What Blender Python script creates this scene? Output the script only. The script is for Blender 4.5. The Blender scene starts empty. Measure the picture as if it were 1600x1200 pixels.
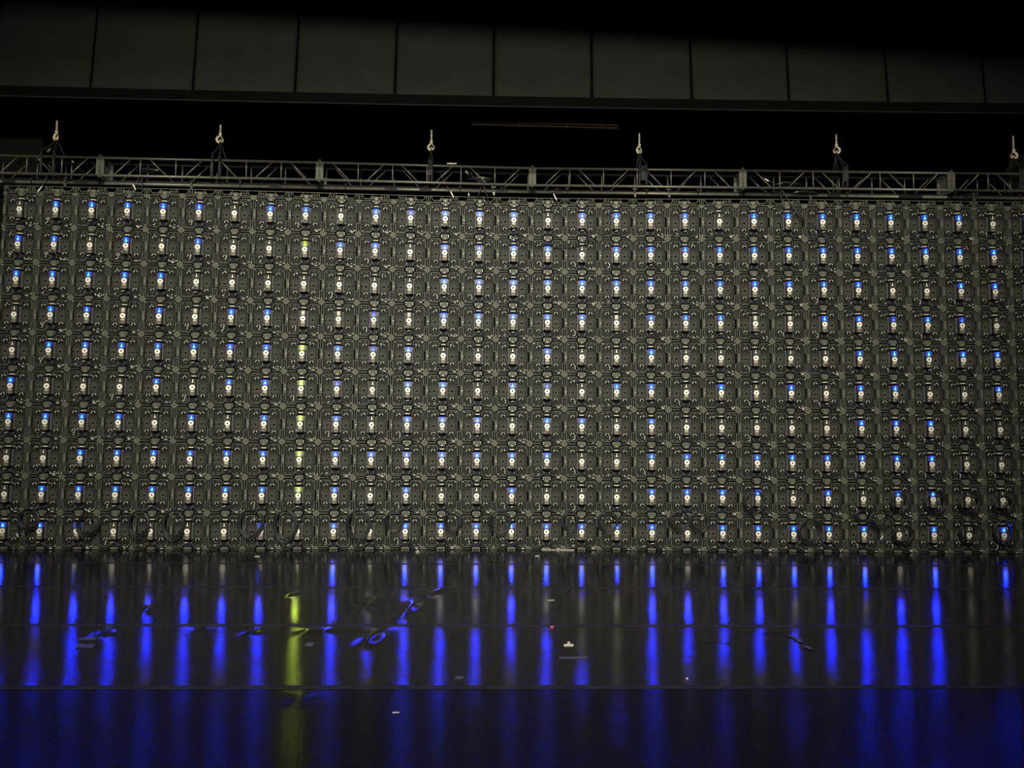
import bpy, math, random
from mathutils import Vector, Matrix
C = bpy.context.scene.collection
SC = bpy.context.scene
R = math.radians
random.seed(7)

# ------------------------------------------------------------------ camera
F = 1202.0
CAM = Vector((-0.3032, -11.0676, 1.5842))
YAW, PIT, ROL = R(-1.5339), R(3.9748), R(0.4543)
fw = Vector((-math.sin(YAW) * math.cos(PIT), math.cos(YAW) * math.cos(PIT), math.sin(PIT)))
rt0 = Vector((math.cos(YAW), math.sin(YAW), 0))
up0 = rt0.cross(fw)
rt = rt0 * math.cos(ROL) + up0 * math.sin(ROL)
up = -rt0 * math.sin(ROL) + up0 * math.cos(ROL)
cam = bpy.data.cameras.new('camera')
co = bpy.data.objects.new('camera', cam); C.objects.link(co)
co.matrix_world = Matrix(((rt.x, up.x, -fw.x, CAM.x), (rt.y, up.y, -fw.y, CAM.y), (rt.z, up.z, -fw.z, CAM.z), (0, 0, 0, 1)))
cam.sensor_fit = 'HORIZONTAL'; cam.sensor_width = 36; cam.lens = 36 * F / 1600
cam.clip_end = 200
SC.camera = co

def ray(px, py): return (fw * F + rt * (px - 800) + up * (600 - py))
def at(px, py, Y):
    d = ray(px, py); t = (Y - CAM.y) / d.y
    return CAM + d * t
def floor_at(px, py, z=0.0):
    d = ray(px, py); t = (z - CAM.z) / d.z
    return CAM + d * t

# ------------------------------------------------------------------ world, lights, exposure
w = bpy.data.worlds.new('world'); SC.world = w; w.use_nodes = True
w.node_tree.nodes['Background'].inputs[0].default_value = (0.3, 0.4, 1.0, 1)
w.node_tree.nodes['Background'].inputs[1].default_value = 0.0012
SC.view_settings.view_transform = 'Standard'; SC.view_settings.look = 'None'
SC.view_settings.gamma = 1; SC.view_settings.exposure = 0.0
SC.view_settings.use_curve_mapping = False

def area(name, loc, target, size, power, col):
    l = bpy.data.lights.new(name, 'AREA'); l.shape = 'DISK'; l.size = size
    l.energy = power; l.color = col
    o = bpy.data.objects.new(name, l); C.objects.link(o)
    o.location = loc
    o.rotation_euler = (Vector(target) - Vector(loc)).to_track_quat('-Z', 'Y').to_euler()
    return o
WARM = (1.0, 0.955, 0.80)
l = bpy.data.lights.new('high_front_lamp', 'SPOT'); l.energy = 7300; l.color = WARM; l.shadow_soft_size = 0.07
l.spot_size = R(80); l.spot_blend = 1.0
o = bpy.data.objects.new('high_front_lamp', l); C.objects.link(o); o.location = (-0.3, -13.5, 8.2)
o.rotation_euler = (Vector((-0.4, 0, 3.7)) - o.location).to_track_quat('-Z', 'Y').to_euler()
l = bpy.data.lights.new('low_front_lamp', 'SPOT'); l.energy = 8200; l.color = WARM; l.shadow_soft_size = 0.10
l.spot_size = R(72); l.spot_blend = 1.0
o = bpy.data.objects.new('low_front_lamp', l); C.objects.link(o); o.location = (-1.5, -17.0, 2.15)
o.rotation_euler = (Vector((-0.4, 0, 5.6)) - o.location).to_track_quat('-Z', 'Y').to_euler()

# ------------------------------------------------------------------ materials
def mat(name, col, rough=0.5, metal=0.0, spec=0.5, emit=None, strength=0.0, var=0.0, scale=30.0, bump=0.0, bscale=200.0, coat=0.0):
    m = bpy.data.materials.new(name); m.use_nodes = True
    nt = m.node_tree; b = nt.nodes['Principled BSDF']
    b.inputs['Base Color'].default_value = (*col, 1)
    b.inputs['Roughness'].default_value = rough
    b.inputs['Metallic'].default_value = metal
    b.inputs['Specular IOR Level'].default_value = spec
    b.inputs['Coat Weight'].default_value = coat
    if emit:
        b.inputs['Emission Color'].default_value = (*emit, 1)
        b.inputs['Emission Strength'].default_value = strength
    if var or bump:
        tc = nt.nodes.new('ShaderNodeTexCoord')
    if var:
        n = nt.nodes.new('ShaderNodeTexNoise'); n.inputs['Scale'].default_value = scale; n.inputs['Detail'].default_value = 5
        nt.links.new(tc.outputs['Object'], n.inputs['Vector'])
        r = nt.nodes.new('ShaderNodeMapRange')
        r.inputs['From Min'].default_value = 0.3; r.inputs['From Max'].default_value = 0.7
        r.inputs['To Min'].default_value = 1 - var; r.inputs['To Max'].default_value = 1 + var
        nt.links.new(n.outputs['Fac'], r.inputs['Value'])
        mx = nt.nodes.new('ShaderNodeVectorMath'); mx.operation = 'SCALE'
        mx.inputs[0].default_value = col
        nt.links.new(r.outputs['Result'], mx.inputs['Scale'])
        nt.links.new(mx.outputs['Vector'], b.inputs['Base Color'])
    if bump:
        n2 = nt.nodes.new('ShaderNodeTexNoise'); n2.inputs['Scale'].default_value = bscale; n2.inputs['Detail'].default_value = 3
        nt.links.new(tc.outputs['Object'], n2.inputs['Vector'])
        bp = nt.nodes.new('ShaderNodeBump'); bp.inputs['Strength'].default_value = bump; bp.inputs['Distance'].default_value = 0.004
        nt.links.new(n2.outputs['Fac'], bp.inputs['Height'])
        nt.links.new(bp.outputs['Normal'], b.inputs['Normal'])
    return m

MT = {
 'rail': mat('cast_rail', (0.076, 0.074, 0.063), 0.5, spec=0.2, var=0.25, scale=40),
 'edge': mat('cast_edge', (0.022, 0.0215, 0.019), 0.6, spec=0.12, var=0.25, scale=40),
 'corner': mat('cast_corner', (0.105, 0.103, 0.080), 0.6, spec=0.15, var=0.2, scale=60),
 'module': mat('module_plastic', (0.0175, 0.0171, 0.015), 0.6, spec=0.1, var=0.3, scale=25),
 'fin': mat('module_fin', (0.095, 0.092, 0.076), 0.6, spec=0.15),  # paler than the module so the colour carries the fins' lit relief
 'black': mat('black_plastic', (0.0025, 0.0025, 0.003), 0.8, spec=0.05),
 'socket': mat('socket_plastic', (0.013, 0.013, 0.017), 0.6, spec=0.12),
 'sockrim': mat('socket_rim', (0.10, 0.10, 0.105), 0.45, spec=0.2),
 'hub': mat('hub_plastic', (0.055, 0.051, 0.036), 0.6, spec=0.15, var=0.1),
 'hubside': mat('hub_flange', (0.10, 0.10, 0.105), 0.5, spec=0.2),
 'groove': mat('hub_groove', (0.012, 0.011, 0.008), 0.7, spec=0.1),
 'white': mat('white_print', (0.85, 0.83, 0.72), 0.5),
 'label': mat('cream_label', (0.46, 0.43, 0.33), 0.5),
 'labeldim': mat('label_ribs', (0.22, 0.205, 0.15), 0.5),
 'chrome': mat('bright_metal', (0.6, 0.58, 0.48), 0.4, metal=0.5),
 'knob': mat('knob_glint', (0.50, 0.48, 0.40), 0.35),
 'cable': mat('black_cable', (0.012, 0.012, 0.013), 0.27),
 'coil': mat('coil_cable', (0.009, 0.009, 0.0088), 0.42),
 'tag': mat('white_tag', (0.8, 0.78, 0.66), 0.4),
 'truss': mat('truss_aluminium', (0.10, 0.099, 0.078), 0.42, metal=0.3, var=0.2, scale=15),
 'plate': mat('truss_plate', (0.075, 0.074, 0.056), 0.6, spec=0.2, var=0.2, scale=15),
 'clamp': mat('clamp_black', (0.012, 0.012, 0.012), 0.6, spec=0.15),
 'sling': mat('sling_fabric', (0.012, 0.012, 0.013), 0.8, bump=0.3),
 'steel': mat('hook_steel', (0.80, 0.72, 0.50), 0.4),
 'shadechain': mat('shaded_chain', (0.03, 0.03, 0.03), 0.5),
 'valance': mat('header_cloth', (0.0095, 0.0094, 0.0075), 0.9, spec=0.1, var=0.12, scale=3, bump=0.2),
 'valtrim': mat('header_trim', (0.0022, 0.0022, 0.0019), 0.95, spec=0.0),
 'void': mat('black_drape', (0.0006, 0.0006, 0.0009), 1.0, spec=0.0),
 'flat': mat('grey_flat', (0.0135, 0.013, 0.010), 0.9, spec=0.1),
 'wood': mat('brown_batten', (0.035, 0.024, 0.012), 0.8, spec=0.1),
 'tapedark': mat('seam_tape', (0.02, 0.0195, 0.0165), 0.7, spec=0.15, var=0.4, scale=8),
 'tape': mat('cream_tape', (0.75, 0.70, 0.50), 0.6),
 'tapedim': mat('worn_tape', (0.055, 0.053, 0.042), 0.5, var=0.3, scale=40),
 'pink': mat('pink_tape', (0.7, 0.15, 0.15), 0.6),
}
# status windows: the light each panel gives off
def win(name, col, s): return mat(name, (0.01, 0.01, 0.012), 0.4, emit=col, strength=s)
WIN = {'B': win('blue_window', (0.035, 0.13, 1.0), 0.8),
       'D': win('dim_blue_window', (0.05, 0.13, 1.0), 0.35),
       'G': win('green_window', (0.36, 0.49, 0.03), 1.1)}
CORE = {'B': win('blue_core', (0.0010, 0.0115, 1.0), 400.0),
        'D': win('dim_blue_core', (0.012, 0.03, 1.0), 18.0),
        'G': win('green_core', (0.62, 0.85, 0.05), 60.0)}
GLOW = {'B': win('blue_spill_glow', (0.04, 0.07, 1.0), 0.28), 'D': win('dim_blue_spill_glow', (0.05, 0.08, 1.0), 0.08), 'G': win('green_spill_glow', (0.36, 0.5, 0.03), 0.6), 'g': win('faint_green_spill_glow', (0.4, 0.5, 0.03), 0.08)}  # glowing strips stand in for light spilling onto the side grooves
HOOD = {'B': win('added_blue_emitter', (0.002, 0.012, 1.0), 70.0), 'D': win('added_dim_blue_emitter', (0.01, 0.03, 1.0), 8.0), 'G': win('added_green_emitter', (0.60, 0.82, 0.01), 170.0)}  # added emitters facing down, to strengthen floor streaks and spill

# floor
def floor_mat(name, rough, rvar, bump, spec):
    m = bpy.data.materials.new(name); m.use_nodes = True
    nt = m.node_tree; b = nt.nodes['Principled BSDF']; L = nt.links
    b.inputs['Specular IOR Level'].default_value = spec
    tc = nt.nodes.new('ShaderNodeTexCoord')
    n = nt.nodes.new('ShaderNodeTexNoise'); n.inputs['Scale'].default_value = 1.6; n.inputs['Detail'].default_value = 8; n.inputs['Roughness'].default_value = 0.7
    L.new(tc.outputs['Object'], n.inputs['Vector'])
    cr = nt.nodes.new('ShaderNodeMapRange'); cr.inputs['From Min'].default_value = 0.3; cr.inputs['From Max'].default_value = 0.75
    cr.inputs['To Min'].default_value = rough - rvar; cr.inputs['To Max'].default_value = rough + rvar
    L.new(n.outputs['Fac'], cr.inputs['Value']); L.new(cr.outputs['Result'], b.inputs['Roughness'])
    # scuffs and dust as wear of the vinyl itself
    mp = nt.nodes.new('ShaderNodeMapping'); mp.inputs['Scale'].default_value = (1.0, 6.0, 1.0); mp.inputs['Rotation'].default_value = (0, 0, 0.5)
    L.new(tc.outputs['Object'], mp.inputs['Vector'])
    n3 = nt.nodes.new('ShaderNodeTexNoise'); n3.inputs['Scale'].default_value = 9; n3.inputs['Detail'].default_value = 6
    L.new(mp.outputs['Vector'], n3.inputs['Vector'])
    rp = nt.nodes.new('ShaderNodeValToRGB')
    rp.color_ramp.elements[0].position = 0.3; rp.color_ramp.elements[0].color = (0.002, 0.002, 0.0022, 1)
    rp.color_ramp.elements[1].position = 0.8; rp.color_ramp.elements[1].color = (0.0075, 0.0072, 0.007, 1)
    L.new(n3.outputs['Fac'], rp.inputs['Fac']); L.new(rp.outputs['Color'], b.inputs['Base Color'])
    n2 = nt.nodes.new('ShaderNodeTexNoise'); n2.inputs['Scale'].default_value = 60; n2.inputs['Detail'].default_value = 4
    L.new(tc.outputs['Object'], n2.inputs['Vector'])
    bp = nt.nodes.new('ShaderNodeBump'); bp.inputs['Strength'].default_value = bump; bp.inputs['Distance'].default_value = 0.002
    L.new(n2.outputs['Fac'], bp.inputs['Height']); L.new(bp.outputs['Normal'], b.inputs['Normal'])
    return m

# ------------------------------------------------------------------ mesh builder
class MB:
    def __init__(s): s.v = []; s.f = []; s.m = []; s.sm = []
    def add(s, vs, fs, m=0, smooth=False):
        o = len(s.v); s.v += [tuple(v) for v in vs]
        for f in fs: s.f.append(tuple(i + o for i in f)); s.m.append(m); s.sm.append(smooth)
        return s
    def box(s, x0, x1, y0, y1, z0, z1, m=0):
        v = [(x, y, z) for x in (x0, x1) for y in (y0, y1) for z in (z0, z1)]
        return s.add(v, [(0, 1, 3, 2), (4, 6, 7, 5), (0, 4, 5, 1), (2, 3, 7, 6), (0, 2, 6, 4), (1, 5, 7, 3)], m)
    def prism(s, poly, y0, y1, m=0, inset=0.0):          # poly in (x,z), front face at y0
        n = len(poly)
        cx = sum(p[0] for p in poly) / n; cz = sum(p[1] for p in poly) / n
        k = 1 - inset
        v = [((p[0] - cx) * k + cx, y0, (p[1] - cz) * k + cz) for p in poly] + [(p[0], y1, p[1]) for p in poly]
        f = [tuple(range(n))[::-1], tuple(range(n, 2 * n))]
        f += [(i, (i + 1) % n, n + (i + 1) % n, n + i) for i in range(n)]
        return s.add(v, f, m)
    def bar(s, a, b, w, y0, y1, m=0):                     # strip in xz plane
        dx, dz = b[0] - a[0], b[1] - a[1]; l = math.hypot(dx, dz) or 1
        nx, nz = -dz / l * w / 2, dx / l * w / 2; ex, ez = dx / l * w * .35, dz / l * w * .35
        return s.prism([(a[0] - ex + nx, a[1] - ez + nz), (a[0] - ex - nx, a[1] - ez - nz), (b[0] + ex - nx, b[1] + ez - nz), (b[0] + ex + nx, b[1] + ez + nz)], y0, y1, m)
    def path(s, pts, w, y0, y1, m=0):
        for a, b in zip(pts, pts[1:]): s.bar(a, b, w, y0, y1, m)
        return s
    def cyl(s, c, r, y0, y1, n=16, m=0, r1=None):         # axis along y
        r1 = r if r1 is None else r1
        v = [(c[0] + r * math.cos(2 * math.pi * i / n), y0, c[1] + r * math.sin(2 * math.pi * i / n)) for i in range(n)]
        v += [(c[0] + r1 * math.cos(2 * math.pi * i / n), y1, c[1] + r1 * math.sin(2 * math.pi * i / n)) for i in range(n)]
        f = [tuple(range(n)), tuple(range(n, 2 * n))[::-1]] + [(i, n + i, n + (i + 1) % n, (i + 1) % n) for i in range(n)]
        return s.add(v, f, m)
    def ring(s, c, ro, ri, y0, y1, n=20, m=0):            # flat annulus with thickness
        v = []
        for r, y in ((ro, y1), (ro, y0), (ri, y0), (ri, y1)):
            v += [(c[0] + r * math.cos(2 * math.pi * i / n), y, c[1] + r * math.sin(2 * math.pi * i / n)) for i in range(n)]
        f = []
        for k in range(4):
            for i in range(n):
                f.append((k * n + i, k * n + (i + 1) % n, ((k + 1) % 4) * n + (i + 1) % n, ((k + 1) % 4) * n + i))
        return s.add(v, f, m)
    def torus(s, c, Rr, r, n=14, k=6, m=0, ax='y', sx=1, sz=1, a0=0, a1=2 * math.pi):
        v = []; f = []; full = abs(a1 - a0 - 2 * math.pi) < 1e-6
        N = n if full else n + 1
        for i in range(N):
            a = a0 + (a1 - a0) * i / n
            for j in range(k):
                b = 2 * math.pi * j / k; q = Rr + r * math.cos(b)
                p = (q * math.cos(a) * sx, r * math.sin(b), q * math.sin(a) * sz)
                if ax == 'x': p = (p[1], p[0], p[2])
                if ax == 'z': p = (p[0], p[2], p[1])
                v.append((c[0] + p[0], c[1] + p[1], c[2] + p[2]))
        for i in range(n):
            for j in range(k):
                i2 = (i + 1) % N if full else i + 1
                f.append((i * k + j, i * k + (j + 1) % k, i2 * k + (j + 1) % k, i2 * k + j))
        return s.add(v, f, m, True)
    def tube(s, pts, r, n=6, m=0, smooth=True):
        P = [Vector(p) for p in pts]; v = []; f = []
        for i, p in enumerate(P):
            t = (P[min(i + 1, len(P) - 1)] - P[max(i - 1, 0)])
            if t.length < 1e-9: t = Vector((0, 0, 1))
            t.normalize()
            a = t.cross(Vector((0, 1, 0)))
            if a.length < 0.15: a = t.cross(Vector((0, 0, 1)))
            a.normalize(); b = t.cross(a)
            rr = r[i] if isinstance(r, (list, tuple)) else r
            for j in range(n):
                q = 2 * math.pi * j / n
                v.append(p + a * (rr * math.cos(q)) + b * (rr * math.sin(q)))
        for i in range(len(P) - 1):
            for j in range(n):
                f.append((i * n + j, i * n + (j + 1) % n, (i + 1) * n + (j + 1) % n, (i + 1) * n + j))
        f.append(tuple(range(n))); f.append(tuple(range((len(P) - 1) * n, len(P) * n))[::-1])
        return s.add(v, f, m, smooth)
    def mesh(s, name, mats):
        me = bpy.data.meshes.new(name); me.from_pydata(s.v, [], s.f)
        for mm in mats: me.materials.append(MT[mm] if isinstance(mm, str) else mm)
        me.polygons.foreach_set('material_index', s.m)
        me.polygons.foreach_set('use_smooth', s.sm)
        me.update(); return me

import bmesh
def fixn(me):
    bm = bmesh.new(); bm.from_mesh(me); bmesh.ops.recalc_face_normals(bm, faces=bm.faces); bm.to_mesh(me); bm.free(); return me

def link(name, me, parent=None, loc=None, **props):
    o = bpy.data.objects.new(name, me); C.objects.link(o)
    if parent is not None: o.parent = parent
    if loc is not None: o.location = loc
    for k, v in props.items(): o[k] = v
    return o
def thing(name, label, cat, loc=(0, 0, 0), rz=0, group=None):
    o = bpy.data.objects.new(name, None); C.objects.link(o); o.empty_display_size = 0.1
    o.location = loc; o.rotation_euler = (0, 0, rz); o['label'] = label; o['category'] = cat
    if group: o['group'] = group
    return o
def smooth_pts(ctrl, n=6):
    P = [Vector(p) for p in ctrl]; out = []
    for i in range(len(P) - 1):
        p0 = P[max(i - 1, 0)]; p1 = P[i]; p2 = P[i + 1]; p3 = P[min(i + 2, len(P) - 1)]
        for k in range(n):
            t = k / n
            out.append(0.5 * ((2 * p1) + (p2 - p0) * t + (2 * p0 - 5 * p1 + 4 * p2 - p3) * t * t + (3 * p1 - p0 - 3 * p2 + p3) * t ** 3))
    out.append(P[-1]); return out

ORD = ['first', 'second', 'third', 'fourth', 'fifth', 'sixth', 'seventh', 'eighth', 'ninth', 'tenth', 'eleventh', 'twelfth', 'thirteenth',
       'fourteenth', 'fifteenth', 'sixteenth', 'seventeenth', 'eighteenth', 'nineteenth', 'twentieth', 'twenty-first', 'twenty-second',
       'twenty-third', 'twenty-fourth', 'twenty-fifth', 'twenty-sixth', 'twenty-seventh', 'twenty-eighth', 'twenty-ninth', 'thirtieth']

# ------------------------------------------------------------------ wall line (30 columns, gently bowed)
HD = [0.23, 0.32, 0.48, 0.6, 0.79, 1.15, 1.74, 2.37, 2.75, 2.76, 2.45, 1.97, 1.38, 0.69, 0., -0.69, -1.36, -2.02, -2.6,
      -2.89, -2.76, -2.27, -1.63, -1.07, -0.76, -0.67, -0.74, -0.76, -0.74, -0.74]
E_ = [(0.0, 0.0)]
for h in HD: E_.append((E_[-1][0] + .5 * math.cos(R(h)), E_[-1][1] + .5 * math.sin(R(h))))
c14 = ((E_[14][0] + E_[15][0]) / 2, (E_[14][1] + E_[15][1]) / 2)
E_ = [(x - c14[0], y - c14[1]) for x, y in E_]
def wall_y(x):
    for i in range(30):
        if x <= E_[i + 1][0] or i == 29:
            t = (x - E_[i][0]) / (E_[i + 1][0] - E_[i][0]); return E_[i][1] + t * (E_[i + 1][1] - E_[i][1])
def on_wall(px, py, off=0.0):
    p = at(px, py, 0)
    for _ in range(3): p = at(px, py, wall_y(p.x) + off)
    return p

# ------------------------------------------------------------------ floor of vinyl strips
ys = [0.9, floor_at(800, 881.5).y, floor_at(800, 918).y, floor_at(800, 977).y, floor_at(800, 1073).y, -9.6]
specs = [(0.145, 0.01, 0.18, .30), (0.12, 0.01, 0.20, .30), (0.105, 0.01, 0.22, .30), (0.10, 0.010, 0.26, .23), (0.145, 0.015, 0.30, .038)]
rid = []   # wrinkles: (x, y, angle, length, width, height) from where the photograph shows them
for (xa, ya, xb, yb, wd, h) in [(437, 934, 462, 925, .05, .010), (378, 993, 412, 981, .06, .010), (558, 956, 606, 926, .07, .008), (628, 962, 655, 936, .06, .012), (655, 936, 692, 916, .06, .010),
        (560, 1012, 590, 985, .07, .012), (590, 985, 618, 978, .05, .008), (150, 996, 176, 979, .05, .012), (490, 990, 520, 980, .08, .008), (458, 1102, 486, 1077, .07, .012),
        (300, 985, 330, 975, .06, .007), (218, 962, 240, 945, .05, .006), (470, 992, 500, 975, .05, .008), (1060, 1000, 1180, 1006, .02, .003), (1140, 986, 1300, 990, .02, .003)]:
    a = floor_at(xa, ya); b = floor_at(xb, yb)
    rid.append(((a.x + b.x) / 2, (a.y + b.y) / 2, math.atan2(b.y - a.y, b.x - a.x), (b - a).length / 2, wd, h))
fl = bpy.data.objects.new('floor', None); C.objects.link(fl); fl['kind'] = 'structure'
bm_ = MB().box(-14, 14, -24, 14, -0.14, -0.03)
link('subfloor', fixn(bm_.mesh('subfloor', ['void'])), fl)
for i in range(5):
    y1, y0 = ys[i], ys[i + 1]
    X0, X1 = -9.5, 9.5
    st = 0.035 if i in (2, 3, 4) else 0.12
    nx = int((X1 - X0) / st); ny = max(2, int((y1 - y0) / st)); vs = []; fs = []
    for b in range(ny + 1):
        y = y0 + .004 + (y1 - y0 - .008) * b / ny
        for a in range(nx + 1):
            x = X0 + (X1 - X0) * a / nx; z = 0.0015 * math.sin(x * 1.9 + i * 2.2) * math.sin(y * 2.7 + i)
            for (rx, ry, an, hl, wd, h) in rid:
                dx, dy = x - rx, y - ry
                if abs(dx) > 2.5 or abs(dy) > 2.5: continue
                p = dx * math.cos(an) + dy * math.sin(an); q = -dx * math.sin(an) + dy * math.cos(an)
                z += 1.7 * h * math.exp(-(p / hl) ** 2 * 1.5 - (q / wd) ** 2)
            z *= min(1, 8 * min(b, ny - b) / ny + 0.05) if i > 1 else 1
            vs.append((x, y, z - .003))
    for b in range(ny):
        for a in range(nx):
            k = b * (nx + 1) + a; fs.append((k, k + 1, k + nx + 2, k + nx + 1))
    m = MB().add(vs, fs, 0, True)
    link('vinyl_strip', m.mesh('vinyl_strip', [floor_mat('vinyl_floor', *specs[i])]), fl)
for i in range(1, 5):
    m = MB().box(-9.5, 9.5, ys[i] - 0.026, ys[i] + 0.026, -0.004, 0.0012)
    link('seam_tape', fixn(m.mesh('seam_tape', ['tapedark'])), fl)
# auditorium side of the floor, behind the camera
m = MB().box(-14, 14, -24, -9.62, -0.03, -0.004)
link('house_floor', fixn(m.mesh('house_floor', ['void'])), fl)

# ------------------------------------------------------------------ room shell
m = MB().box(-14, 14, 12, 12.2, -0.05, 13); link('wall_back', fixn(m.mesh('wall_back', ['void'])), kind='structure')
m = MB().box(-14.2, -14, -24, 12.2, -0.05, 13); link('wall_left', fixn(m.mesh('wall_left', ['void'])), kind='structure')
m = MB().box(14, 14.2, -24, 12.2, -0.05, 13); link('wall_right', fixn(m.mesh('wall_right', ['void'])), kind='structure')
m = MB().box(-14, 14, -24, 12, 13, 13.2); link('ceiling', fixn(m.mesh('ceiling', ['void'])), kind='structure')
m = MB().box(-14, 14, -24, -14.2, 2.84, 3.3)  # added slab out of view; its front edge cuts off the low lamp
o = link('added_shade_slab', fixn(m.mesh('added_shade_slab', ['void'])), kind='structure')

# ------------------------------------------------------------------ proscenium header of cloth panels
VY = -1.65
sx = [-14, 141, 301, 461, 617, 771, 925, 1081, 1233, 1388, 1540, 1692]
hd = bpy.data.objects.new('wall_front', None); C.objects.link(hd); hd['kind'] = 'structure'
def hb(px): return 135.5 + (px - 0) * (163.5 - 135.5) / 1600 + 3.0 * (1 - ((px - 800) / 800) ** 2)
pb = [at(x, hb(x), VY) for x in [-170] + sx + [1845]]
TILT = 0.28    # the cloth leans back towards the top
for a, b in zip(pb, pb[1:]):
    H = 4.2; g = 0.024
    m = MB(); nn = 8; vs = []; fs = []
    for j in range(7):
        t = j / 6
        for i in range(nn + 1):
            u = i / nn; x = a.x + g + (b.x - a.x - 2 * g) * u; z0 = a.z + (b.z - a.z) * u
            puff = -0.012 * math.sin(math.pi * u)
            vs.append((x, VY + TILT * H * t * .3 + puff, z0 + H * t))
    for j in range(6):
        for i in range(nn):
            k = j * (nn + 1) + i; fs.append((k, k + 1, k + nn + 2, k + nn + 1))
    m.add(vs, fs, 0, True)
    # rolled seam edges
    for xx, zz in ((a.x + g, a.z), (b.x - g, b.z)):
        m.tube([(xx, VY, zz), (xx, VY + TILT * H * .3, zz + H)], 0.012, 6)
    link('cloth_panel', m.mesh('cloth_panel', ['valance']), hd)
m = MB(); A, B = pb[0], pb[-1]
m.add([(A.x, VY + .04, A.z), (B.x, VY + .04, B.z), (B.x, VY + .04 + TILT * 4.2 * .3, B.z + 4.2), (A.x, VY + .04 + TILT * 4.2 * .3, A.z + 4.2)], [(0, 1, 2, 3)])
link('backing_cloth', m.mesh('backing_cloth', ['void']), hd)
# bottom rail of the header
m = MB(); n = len(pb)
ht = 0.135
for a, b in zip(pb, pb[1:]):
    v = []
    for p in (a, b):
        v += [(p.x, VY - .03, p.z + .004), (p.x, VY + .10, p.z + .004), (p.x, VY + .10, p.z - ht), (p.x, VY - .03, p.z - ht)]
    m.add(v, [(0, 1, 5, 4), (1, 2, 6, 5), (2, 3, 7, 6), (3, 0, 4, 7)])
    m.add([(p[0], p[1] - .004 * k, p[2]) for k in (0, 1) for p in ((a.x, VY - .031, a.z - ht), (b.x, VY - .031, b.z - ht), (b.x, VY - .031, b.z - ht + .012), (a.x, VY - .031, a.z - ht + .012))],
          [(0, 1, 2, 3), (4, 5, 6, 7), (0, 1, 5, 4), (3, 2, 6, 7)], 1)
link('trim_1', fixn(m.mesh('trim_1', ['valtrim', 'valance'])), kind='structure')

# masking flat behind the left end of the wall
p = at(68, 208, 1.6)
m = MB().box(-13.9, p.x, 1.6, 1.64, 0, p.z)
link('masking_flat', fixn(m.mesh('masking_flat', ['flat'])), label='dark grey masking flat standing behind the left end of the truss', category='stage flat')
p = at(1576, 242, 1.6)
m = MB().box(p.x, 13.9, 1.6, 1.64, 0, p.z)
link('masking_flat', fixn(m.mesh('masking_flat', ['flat'])), label='dark grey masking flat standing behind the right end of the truss', category='stage flat')
# batten upstage
BY = -.75
a = at(737, 192, BY); b = at(966, 198, BY)
bt = thing('wooden_batten', 'faint brown wooden batten hanging in the dark above the truss', 'batten', ((a.x + b.x) / 2, BY, (a.z + b.z) / 2))
L2 = (b.x - a.x) / 2; dz = (b.z - a.z) / 2
for k in (0, 1):
    m = MB(); zz = .02 - .04 * k
    m.add([(-L2, -.01, -dz + zz + .006), (-L2, .02, -dz + zz + .006), (-L2, .02, -dz + zz - .008), (-L2, -.01, -dz + zz - .008),
           (L2, -.01, dz + zz + .006), (L2, .02, dz + zz + .006), (L2, .02, dz + zz - .008), (L2, -.01, dz + zz - .008)],
          [(0, 1, 2, 3), (4, 5, 6, 7), (0, 1, 5, 4), (1, 2, 6, 5), (2, 3, 7, 6), (3, 0, 4, 7)])
    link('slat', fixn(m.mesh('slat', ['wood'])), bt)
for q in (-.35, .3, .75):
    m = MB().box(q * L2 - .015, q * L2 + .015, -.02, .03, -.04 + q * dz, .04 + q * dz); link('bracket', fixn(m.mesh('bracket', ['clamp'])), bt)

for q in (-.8, .8):
    m = MB().tube([(q * L2, .04, q * dz), (q * L2, .04, 13 - (a.z + b.z) / 2)], .004, 5); link('wire', m.mesh('wire', ['void']), bt)
# added beam, out of view, in front of the high lamp: its lower edge cuts the light off the top of the header
m = MB(); BX = 14
m.add([(sx_ * BX, y, z) for sx_ in (-1, 1) for (y, z) in ((-10.2, 7.77 - sx_ * BX * .037), (-10.0, 7.77 - sx_ * BX * .037), (-10.0, 13), (-10.2, 13))], [(0, 1, 2, 3), (4, 5, 6, 7), (0, 1, 5, 4), (1, 2, 6, 5), (2, 3, 7, 6), (3, 0, 4, 7)])
link('added_cutoff_beam', fixn(m.mesh('added_cutoff_beam', ['void'])), kind='structure')

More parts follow.
